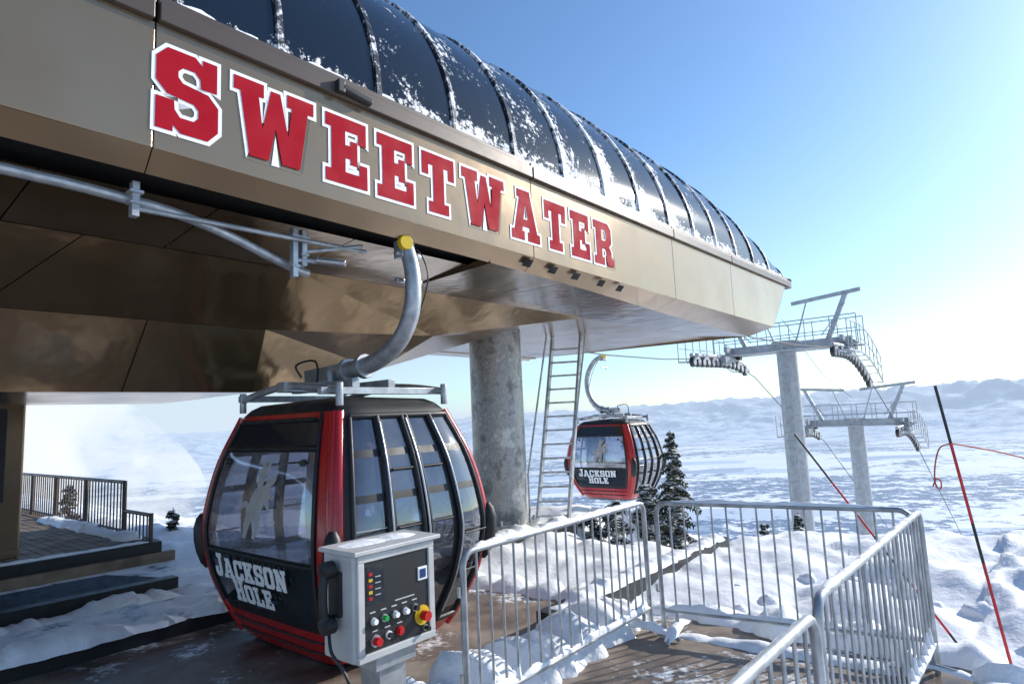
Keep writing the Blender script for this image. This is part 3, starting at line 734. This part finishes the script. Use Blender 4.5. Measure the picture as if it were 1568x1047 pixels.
btn(.10,.08,.018,'btnred'); btn(.175,.085,.012,'black','white',.015); btn(.24,.085,.014,'btnred','btnred',.01)
mb.tube([W(s0+.375,n1+.012,z0+.12),W(s0+.375,n1+.018,z0+.12)],.045,'yellow',20); btn(.375,.12,.022,'btnred','yellow',.04)
btn(.39,.06,.010,'black')
for i in range(5): pl(.07,.09,.255+i*.026,.268+i*.026,.0145,.0165,'yellow' if i%2 else 'btnred')
for i in range(4): pl(.105,.135,.27+i*.026,.274+i*.026,.0145,.0165,'box')
for i in range(5): pl(.075+i*.06,.105+i*.06,.198,.204,.0125,.014,'box')
for i in range(3): pl(.085+i*.07,.115+i*.07,.118,.123,.0125,.014,'box')
pl(.215,.33,.22,.225,.012,.015,'box'); pl(.355,.41,.28,.34,.012,.018,'white'); pl(.365,.40,.29,.33,.018,.021,'bluep')
pl(.06,.155,.235,.40,.012,.0135,'dglass')
mb.build('buttons_and_lamps',E,smooth=40)
mb=MB()
nn=-2.50; so=s0-.045
mb.box(s0-.02,s0-.001,nn-.04,nn+.04,1.06,1.25,'black')
mb.tube(smooth_path([W(so,nn,1.28),W(so-.025,nn,1.22),W(so-.03,nn,1.15),W(so-.025,nn,1.08),W(so,nn,1.02)]),[.036]*4+[.02]*16+[.036]*5,'black',12)
mb.tube([W(so+.02,nn,1.265),W(so-.03,nn,1.265)],.038,'black',14); mb.tube([W(so+.02,nn,1.03),W(so-.03,nn,1.03)],.038,'black',14)
mb.tube(smooth_path([W(so,nn,1.0),W(so-.02,nn+.05,.93),W(so,nn+.11,.86),W(so+.02,nn+.13,.75),W(so-.05,nn+.08,.6),W(so-.08,nn+.05,.5)]),.008,'black',6)
mb.build('handset',E,smooth=50)
mb=MB(); mb.box(1.86,2.01,-2.57,-2.43,0,.868,'galv'); mb.box(1.72,2.12,-2.65,-2.35,0,.02,'galv'); mb.box(1.82,2.05,-2.6,-2.4,.80,.868,'galv')
snowridge(mb,[W(1.71,-2.50,1.346),W(2.13,-2.50,1.346)],.09,.018,3,'snow',.03)
mb.build('pedestal',E,bevel=.006)

# ------------------------------------------------------------ towers & ropes
def tower(s0,za,zbase,flat):
    E=empty('lift_tower'); mb=MB(); C=-7.35; k='galvd'
    mb.tube([W(s0,C,zbase),W(s0,C,za+.15)],[.40,.36],k,20); mb.tube([W(s0,C,za+.1),W(s0,C,za+.22)],.5,k,16)
    mb.beam(W(s0,C-2.3,za),W(s0,C+2.3,za),.28,.34,k)
    for ds in(-.55,.55):
        mb.tube([W(s0+ds,C-2.6,za-.15),W(s0+ds,C+2.6,za-.15)],.035,k,6); mb.tube([W(s0+ds,C-2.6,za+.9),W(s0+ds,C+2.6,za+.9)],.022,k,6); mb.tube([W(s0+ds,C-2.6,za+.4),W(s0+ds,C+2.6,za+.4)],.018,k,6)
        for i in range(7): n=C-2.6+i*.867; mb.tube([W(s0+ds,n,za-.15),W(s0+ds,n,za+.9)],.02,k,6)
    for i in range(14): n=C-2.6+i*.4; mb.tube([W(s0-.55,n,za-.15),W(s0+.55,n,za-.15)],.022,k,5)
    for sg in(-1,1):
        n=C+sg*2.1; sh=-1.3 if sg<0 else .5; L=2.6
        def zr(s):
            t=(s-s0); return za-.45-(flat*max(0,t+.6)**2)*.075-max(0,-t-1.2)*.02
        sa=s0-L+sh
        mb.tube([W(sa+i*.325,n,zr(sa+i*.325)+.22) for i in range(17)],.08,k,8)
        for i in range(13):
            s=sa+.1+i*.42
            mb.tube([W(s,n-.06,zr(s)-.02),W(s,n+.06,zr(s)-.02)],.19,'black',14); mb.tube([W(s,n-.085,zr(s)-.02),W(s,n+.085,zr(s)-.02)],.13,k,10)
            mb.beam(W(s,n,zr(s)),W(s,n,zr(s)+.25),.06,.14,k)
            if i%2==0: mb.beam(W(s,n,zr(s)+.12),W(s+.42,n,zr(s+.42)+.12),.16,.1,k)
        o=n+sg*.5; pp=[sa+i*L/4 for i in range(9)]
        for q,rr in((.0,.035),(.5,.018),(1.0,.022)):
            mb.tube([W(s,o,zr(s)+q) for s in pp],rr,k,6)
        mb.tube([W(s,n+sg*.15,zr(s)) for s in pp],.03,k,6)
        for s in pp:
            mb.tube([W(s,o,zr(s)),W(s,o,zr(s)+1.0)],.018,k,6); mb.tube([W(s,o,zr(s)),W(s,n,zr(s))],.02,k,5)
        mb.beam(W(s0,C+sg*1.5,za+.1),W(s0,C+sg*2.25,za+1.75),.14,.16,k)
        mb.beam(W(s0,C+sg*.35,za+1.62),W(s0,C+sg*2.75,za+1.82),.10,.14,k)
        mb.beam(W(s0,C+sg*.4,za+.2),W(s0,C+sg*.9,za+1.65),.05,.05,k)
        mb.tube([W(s0,C+sg*2.2,za+1.4),W(s0,C+sg*1.3,za+.3)],.02,k,5)
        mb.box(s0-.9+sh*.4,s0-.3+sh*.4,n-.28,n+.28,za-.55,za-.25,k); mb.box(s0+.2,s0+.5,n-.22,n+.22,za-.30,za+.05,'black')
        mb.beam(W(s0-.7,n,za+.1),W(s0+.7,n,za-.15),.12,.2,k)
    for d in(-.2,.2): mb.tube([W(s0-.5,C+d,zbase),W(s0-.5,C+d,za)],.02,k,5)
    z=zbase
    while z<za: mb.tube([W(s0-.5,C-.2,z),W(s0-.5,C+.2,z)],.013,k,5); z+=.3
    mb.build('structure',E,smooth=45)
tower(25.1,4.15,-9,1); tower(35.2,.95,-14,1)
E=empty('haul_rope'); mb=MB()
for n,z0_ in((-9.45,3.62),(-5.25,3.62)):
    pts=[W(12.5,n,z0_+.05),W(15.5,n,z0_-.03),W(19,n,z0_-.0),W(22.7,n,3.80),W(25.2,n,3.72),W(27.5,n,3.2),W(33,n,.95),W(35.5,n,.55),W(37.5,n,-.1),W(60,n,-11),W(140,n,-48)]
    mb.tube(pts,.02,'black',6)
mb.tube([W(25,-7.35,5.2),W(30,-7.35,3.2),W(35,-7.35,2.2)],.012,'black',5)
mb.build('cables',E)

# ------------------------------------------------------------ marker poles
def pole(name,a,b_,segs,r=.014):
    a=Vector(a);b_=Vector(b_); mb=MB()
    for t0,t1,k in segs: mb.tube([a.lerp(b_,t0),a.lerp(b_,t1)],r,k,8)
    mb.build(name,smooth=40)
pole('slope_marker_pole',(3.42,5.05,-.15),(2.72,6.2,1.62),[(0,.12,'black'),(.12,.30,'btnred'),(.3,.5,'black'),(.5,.75,'btnred'),(.75,1,'black')],.010)
pole('slope_marker_pole',(3.34,4.5,-.3),(3.01,4.5,1.99),[(0,.14,'black'),(.14,.46,'btnred'),(.46,.58,'black'),(.58,.82,'btnred'),(.82,1,'black')],.010)
mb=MB(); mb.tube(smooth_path([(3.07,4.5,1.58),(3.5,4.7,1.50),(4.2,5.0,1.36),(5.2,5.4,1.3)]),.005,'orange',6)
mb.tube(smooth_path([(3.07,4.49,1.58),(2.98,4.49,1.55),(2.93,4.49,1.42),(2.92,4.49,1.30),(2.95,4.49,1.27),(2.96,4.49,1.32),(2.93,4.49,1.34),(2.90,4.49,1.29)]),.005,'orange',6)
mb.build('orange_rope',smooth=60)

# ------------------------------------------------------------ pines
def pine(x,y,top,rad,seed,zb_=None,dens=1.0):
    rnd=random.Random(seed); E=empty('pine_tree'); zb=terr(x,y)-.1 if zb_ is None else zb_; H_=top-zb
    mb=MB(); mb.tube([(x,y,zb),(x+.02,y,zb+H_*.5),(x,y,top)],[.05*H_/3+.02,.04*H_/3,.006],'bark',8)
    zz=zb+.12*H_
    while zz<top-.02:
        t=(zz-zb)/H_; R=rad*(1-t)**.8*(.6+.65*rnd.random())+.03
        nb=int(4+5*(1-t))
        for i in range(nb):
            if rnd.random()>.85: continue
            a=rnd.random()*6.283; L=R*(.55+.6*rnd.random()); dv=Vector((math.cos(a),math.sin(a),0)); sd=Vector((-dv.y,dv.x,0))
            base=Vector((x,y,zz)); droop=-.30-.3*(1-t)*rnd.random()
            steps=max(3,int(L/.05*dens))
            for j in range(steps):
                u=(j+.5)/steps; p=base+dv*L*u+Uv*(droop*L*u*u+.06*L*math.sin(u*3))
                w=(.05+.10*(1-u)*min(1,L*1.6))
                for sg in(-1,1):
                    q=p+sd*sg*w*(.7+rnd.random()*.7)+Uv*(-.03-rnd.random()*.05)+dv*rnd.uniform(.0,.08)
                    mb.add([p-dv*.03,q,p+dv*.05+Uv*.01],[(0,1,2)],'needle')
                    mb.add([p-dv*.02-Uv*.01,p+sd*sg*w*.4-Uv*(.06+.05*rnd.random()),p+dv*.03-Uv*.01],[(0,1,2)],'needle')
                if rnd.random()<.85:
                    h=.012+.02*rnd.random(); ww=w*(.7+.5*rnd.random())
                    mb.add([p-dv*.05+Uv*h,p-sd*ww+Uv*(h-.03),p+dv*.06+Uv*h,p+sd*ww+Uv*(h-.03)],[(0,1,2,3)],'nsnow')
        zz+=.055+.05*(1-t)
    mb.build('crown',E,recalc=False)
pine(3.30,13.6,1.50,.74,1)
pine(2.55,13.0,.45,.65,2); pine(3.0,14.6,.3,.6,5)
pine(1.62,11.0,.45,.62,3); pine(1.20,11.2,.25,.55,11)
pine(5.0,13.2,-.45,.4,6); pine(6.3,14.6,-.5,.4,14)
pine(-9.6,13.6,.95,.6,4,-1.2)
pine(-6.6,12.2,.5,.35,8,-.9)

# ------------------------------------------------------------ fog bank
m=bpy.data.materials.new('fog'); m.use_nodes=True; nt=m.node_tree; nt.nodes.clear()
o=nt.nodes.new("ShaderNodeOutputMaterial"); pv=nt.nodes.new("ShaderNodeVolumePrincipled"); pv.inputs['Color'].default_value=(1,1,1,1); pv.inputs['Anisotropy'].default_value=.1
tc=nt.nodes.new("ShaderNodeTexCoord")
gr=nt.nodes.new("ShaderNodeVectorMath"); gr.operation='LENGTH'; nt.links.new(tc.outputs['Object'],gr.inputs[0])
v=coords(nt,(1,1,1)); n_=nz(nt,v,.09,4,.6)
e=mathn(nt,'ADD',mathn(nt,'SUBTRACT',1.0,gr.outputs['Value']),mathn(nt,'MULTIPLY',mathn(nt,'SUBTRACT',n_,.5),2.0))
den=nt.nodes.new("ShaderNodeMapRange"); den.inputs[1].default_value=.12; den.inputs[2].default_value=.42; den.inputs[4].default_value=.26; nt.links.new(e,den.inputs[0])
nt.links.new(den.outputs[0],pv.inputs['Density'])
pv.inputs['Emission Color'].default_value=(.93,.96,1,1); nt.links.new(mathn(nt,'MULTIPLY',den.outputs[0],.42),pv.inputs['Emission Strength'])  # glow added to the fog, standing in for multiply scattered light
nt.links.new(pv.outputs[0],o.inputs['Volume'])
try: m.cycles.volume_step_rate=4.0
except Exception: pass
bpy.ops.mesh.primitive_uv_sphere_add(segments=32,ring_count=16,radius=1.0); fo=bpy.context.object; fo.name='steam_cloud'; fo.data.materials.append(m)
fo.scale=(34,24,25); fo.location=(-76,84,-10); fo.rotation_euler=(0,.25,.3)

# ------------------------------------------------------------ camera, sun, sky
cam=bpy.data.cameras.new("camera"); co=bpy.data.objects.new("camera",cam); sc.collection.objects.link(co); sc.camera=co
cam.sensor_width=36; cam.lens=22; cam.clip_start=.05; cam.clip_end=150000
co.matrix_world=Matrix.Translation((0,0,1.89))@Matrix.Rotation(math.radians(97),4,'X')@Matrix.Rotation(-math.radians(2.6),4,'Z')
EL,AZ=math.radians(26),math.radians(62)
w=bpy.data.worlds.new("World"); sc.world=w; w.use_nodes=True; nt=w.node_tree
sk=nt.nodes.new("ShaderNodeTexSky"); sk.sky_type='NISHITA'; sk.sun_disc=False; sk.sun_elevation=EL; sk.sun_rotation=AZ
sk.altitude=1200; sk.dust_density=1.4; sk.ozone_density=1.6; sk.air_density=1.15
mu=nt.nodes.new("ShaderNodeMix"); mu.data_type='RGBA'; mu.blend_type='MULTIPLY'; mu.inputs[0].default_value=1
nt.links.new(sk.outputs[0],mu.inputs[6]); mu.inputs[7].default_value=(.84,1.08,1.30,1)
tc=nt.nodes.new("ShaderNodeTexCoord"); sp=nt.nodes.new("ShaderNodeSeparateXYZ"); nt.links.new(tc.outputs['Generated'],sp.inputs[0])
hz=nt.nodes.new("ShaderNodeMapRange"); hz.inputs[1].default_value=.0; hz.inputs[2].default_value=.42; hz.inputs[3].default_value=1.0; hz.inputs[4].default_value=0; nt.links.new(sp.outputs['Z'],hz.inputs[0])
hp_=mathn(nt,'POWER',hz.outputs[0],1.8)
li=nt.nodes.new("ShaderNodeMix"); li.data_type='RGBA'; li.blend_type='LIGHTEN'; nt.links.new(hp_,li.inputs[0])
nt.links.new(mu.outputs[2],li.inputs[6]); li.inputs[7].default_value=(4.7,5.5,6.4,1)
nt.links.new(li.outputs[2],nt.nodes["Background"].inputs[0]); nt.nodes["Background"].inputs[1].default_value=.15
sl=bpy.data.lights.new("sun",'SUN'); sl.energy=5; sl.angle=math.radians(.5); sl.color=(1,.95,.87)
so_=bpy.data.objects.new("sun",sl); sc.collection.objects.link(so_)
dsun=Vector((math.sin(AZ)*math.cos(EL),math.cos(AZ)*math.cos(EL),math.sin(EL)))
so_.rotation_euler=(-dsun).to_track_quat('-Z','Y').to_euler()
sc.view_settings.view_transform='Standard'; sc.view_settings.look='None'; sc.view_settings.exposure=0
